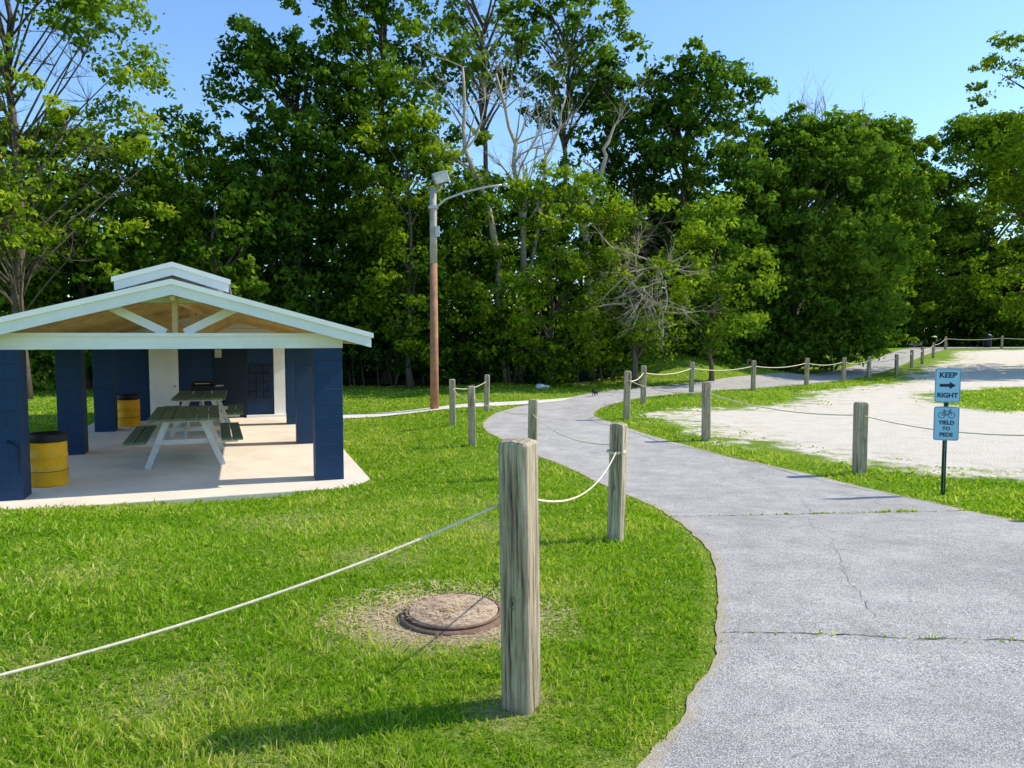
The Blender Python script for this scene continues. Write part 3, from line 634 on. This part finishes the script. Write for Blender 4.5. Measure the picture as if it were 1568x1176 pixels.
def text(tx,z,size,name):
    c=bpy.data.curves.new(name,'FONT'); c.body=tx; c.size=size; c.align_x='CENTER'; c.align_y='CENTER'; c.extrude=.001; c.offset=size*.03
    o=bpy.data.objects.new(name,c); sc.collection.objects.link(o); bpy.context.view_layer.update()
    me=bpy.data.meshes.new_from_object(o); bpy.data.objects.remove(o)
    me.materials.clear(); me.materials.append(M_signk)
    q=link(bpy.data.objects.new(name,me),s); q.location=(0,-.006,z); q.rotation_euler=(PI/2,0,0)
z1=1.375; z2=.90; w=.285; h=.42
panel(z1,w,h,'keep_right_panel'); panel(z2,w,h,'yield_panel')
text('KEEP',z1+.125,.090,'text_keep'); text('RIGHT',z1-.125,.080,'text_right')
V=[(x,-.0065,z1+z) for x,z in((-.09,-.018),(-.09,.018),(.02,.018),(.02,.045),(.09,0),(.02,-.045),(.02,-.018))]; mesh('arrow',V,[tuple(range(7))[::-1]],M_signk,s)
text('YIELD',z2+.01,.068,'text_yield'); text('TO',z2-.065,.062,'text_to'); text('PEDS',z2-.14,.068,'text_peds')
T=Tubes()
for a in(-.055,.055): T.tube([(a+.036*math.cos(k*PI/12),-.006,z2+.105+.036*math.sin(k*PI/12)) for k in range(25)],[.003]*25,4)
for p,q in (((-.055,.105),(-.025,.155)),((-.025,.155),(.04,.155)),((.04,.155),(.055,.105)),((-.055,.105),(0,.105)),((0,.105),(.04,.155)),((0,.105),(-.032,.165)),((-.045,.167),(-.018,.167)),((.04,.155),(.035,.178)),((.035,.178),(.055,.178))):
    T.tube([(p[0],-.006,z2+p[1]),(q[0],-.006,z2+q[1])],[.003]*2,4)
T.obj('bicycle_symbol',M_signk,s)

# ------------------------------------------------------------------ cat on the path
def cat(x,y,rz):
    J=[((0,0,.20),.055),((.09,0,.205),.062),((.17,0,.215),.055),((.22,0,.255),.035),((.265,0,.285),.042),((.305,0,.277),.02),
       ((-.09,0,.21),.058),((-.15,0,.22),.03),((-.20,0,.27),.014),((-.23,0,.34),.012),((-.21,0,.40),.009),
       ((.16,.035,.13),.024),((.155,.035,.06),.014),((.165,.035,.008),.014),((.16,-.035,.13),.024),((.185,-.035,.06),.014),((.20,-.035,.008),.014),
       ((-.08,.04,.13),.032),((-.115,.04,.075),.015),((-.10,.04,.008),.014),((-.08,-.04,.13),.032),((-.145,-.04,.075),.015),((-.14,-.04,.008),.014)]
    E=[(0,1),(1,2),(2,3),(3,4),(4,5),(0,6),(6,7),(7,8),(8,9),(9,10),(2,11),(11,12),(12,13),(2,14),(14,15),(15,16),(6,17),(17,18),(18,19),(6,20),(20,21),(21,22)]
    me=bpy.data.meshes.new('body'); me.from_pydata([j[0] for j in J],E,[]); me.materials.append(M_cat)
    e=empty('black_cat',(x,y,gzf(x,y)+.008),rz); e.scale=(.85,.85,.85); o=link(bpy.data.objects.new('body',me),e)
    m=o.modifiers.new('s','SKIN')
    for v,(p,r) in zip(me.skin_vertices[0].data,J): v.radius=(r,r)
    me.skin_vertices[0].data[0].use_root=True
    q=o.modifiers.new('ss','SUBSURF'); q.levels=2; q.render_levels=2
    for s in(-1,1): mesh('ear',[(.255,s*.012,.315),(.275,s*.04,.31),(.262,s*.03,.352),(.245,s*.028,.312)],[(0,1,2),(1,3,2),(3,0,2)],M_cat,e)
cat(2.85,25.2,math.radians(240))
def rock(x,y,s,seed):
    bm=bmesh.new(); bmesh.ops.create_icosphere(bm,subdivisions=2,radius=s); r=random.Random(seed)
    for v in bm.verts: v.co*=r.uniform(.75,1.15); v.co.z*=.6
    me=bpy.data.meshes.new('rock'); bm.to_mesh(me); me.materials.append(M_rock); o=link(bpy.data.objects.new('rock',me)); o.location=(x,y,gzf(x,y)+s*.3)
rock(1.1,29.2,.20,1); rock(1.35,29.3,.14,2)
e=empty('litter_bin',(43,67,gzf(43,67)+.05),0); lathe('body',[(.32,0),(.36,.9),(.38,.95)],M_navyd,e); lathe('dome',[(.38,.95),(.33,1.1),(.15,1.22),(0,1.25)],M_black,e)

# ------------------------------------------------------------------ light, sky, camera
az=math.atan2(.25,.97); el=math.radians(43)
S=Vector((math.cos(el)*math.cos(az),math.cos(el)*math.sin(az),math.sin(el)))
w=bpy.data.worlds.new('World'); sc.world=w; w.use_nodes=True; nt=w.node_tree
bg=nt.nodes['Background']; sky=nt.nodes.new('ShaderNodeTexSky'); sky.sky_type='NISHITA'; sky.sun_disc=False
sky.sun_elevation=el; sky.sun_rotation=math.atan2(S.x,S.y); sky.air_density=1.3; sky.dust_density=.3; sky.ozone_density=3.0
mx=nt.nodes.new('ShaderNodeMix'); mx.data_type='RGBA'; mx.blend_type='MULTIPLY'; mx.inputs[0].default_value=1; mx.inputs[7].default_value=(1.12,1.35,1.62,1)
nt.links.new(sky.outputs[0],mx.inputs[6]); nt.links.new(mx.outputs[2],bg.inputs[0]); bg.inputs[1].default_value=.14
l=bpy.data.lights.new('sun','SUN'); l.energy=5; l.angle=math.radians(.5); l.color=(1,.94,.83)
lo=bpy.data.objects.new('sun',l); lo.rotation_euler=S.to_track_quat('Z','Y').to_euler(); link(lo)
cam=bpy.data.cameras.new('camera'); cam.lens=26; cam.sensor_width=36; cam.clip_end=3000; cam.clip_start=.05
co=bpy.data.objects.new('camera',cam); co.location=(0,0,1.55); co.rotation_euler=(math.radians(90)-math.atan(73/1132.2),0,0); link(co); sc.camera=co
sc.view_settings.view_transform='Standard'; sc.view_settings.look='None'; sc.view_settings.exposure=0
print('objs',len(bpy.data.objects),'leaves',NL)
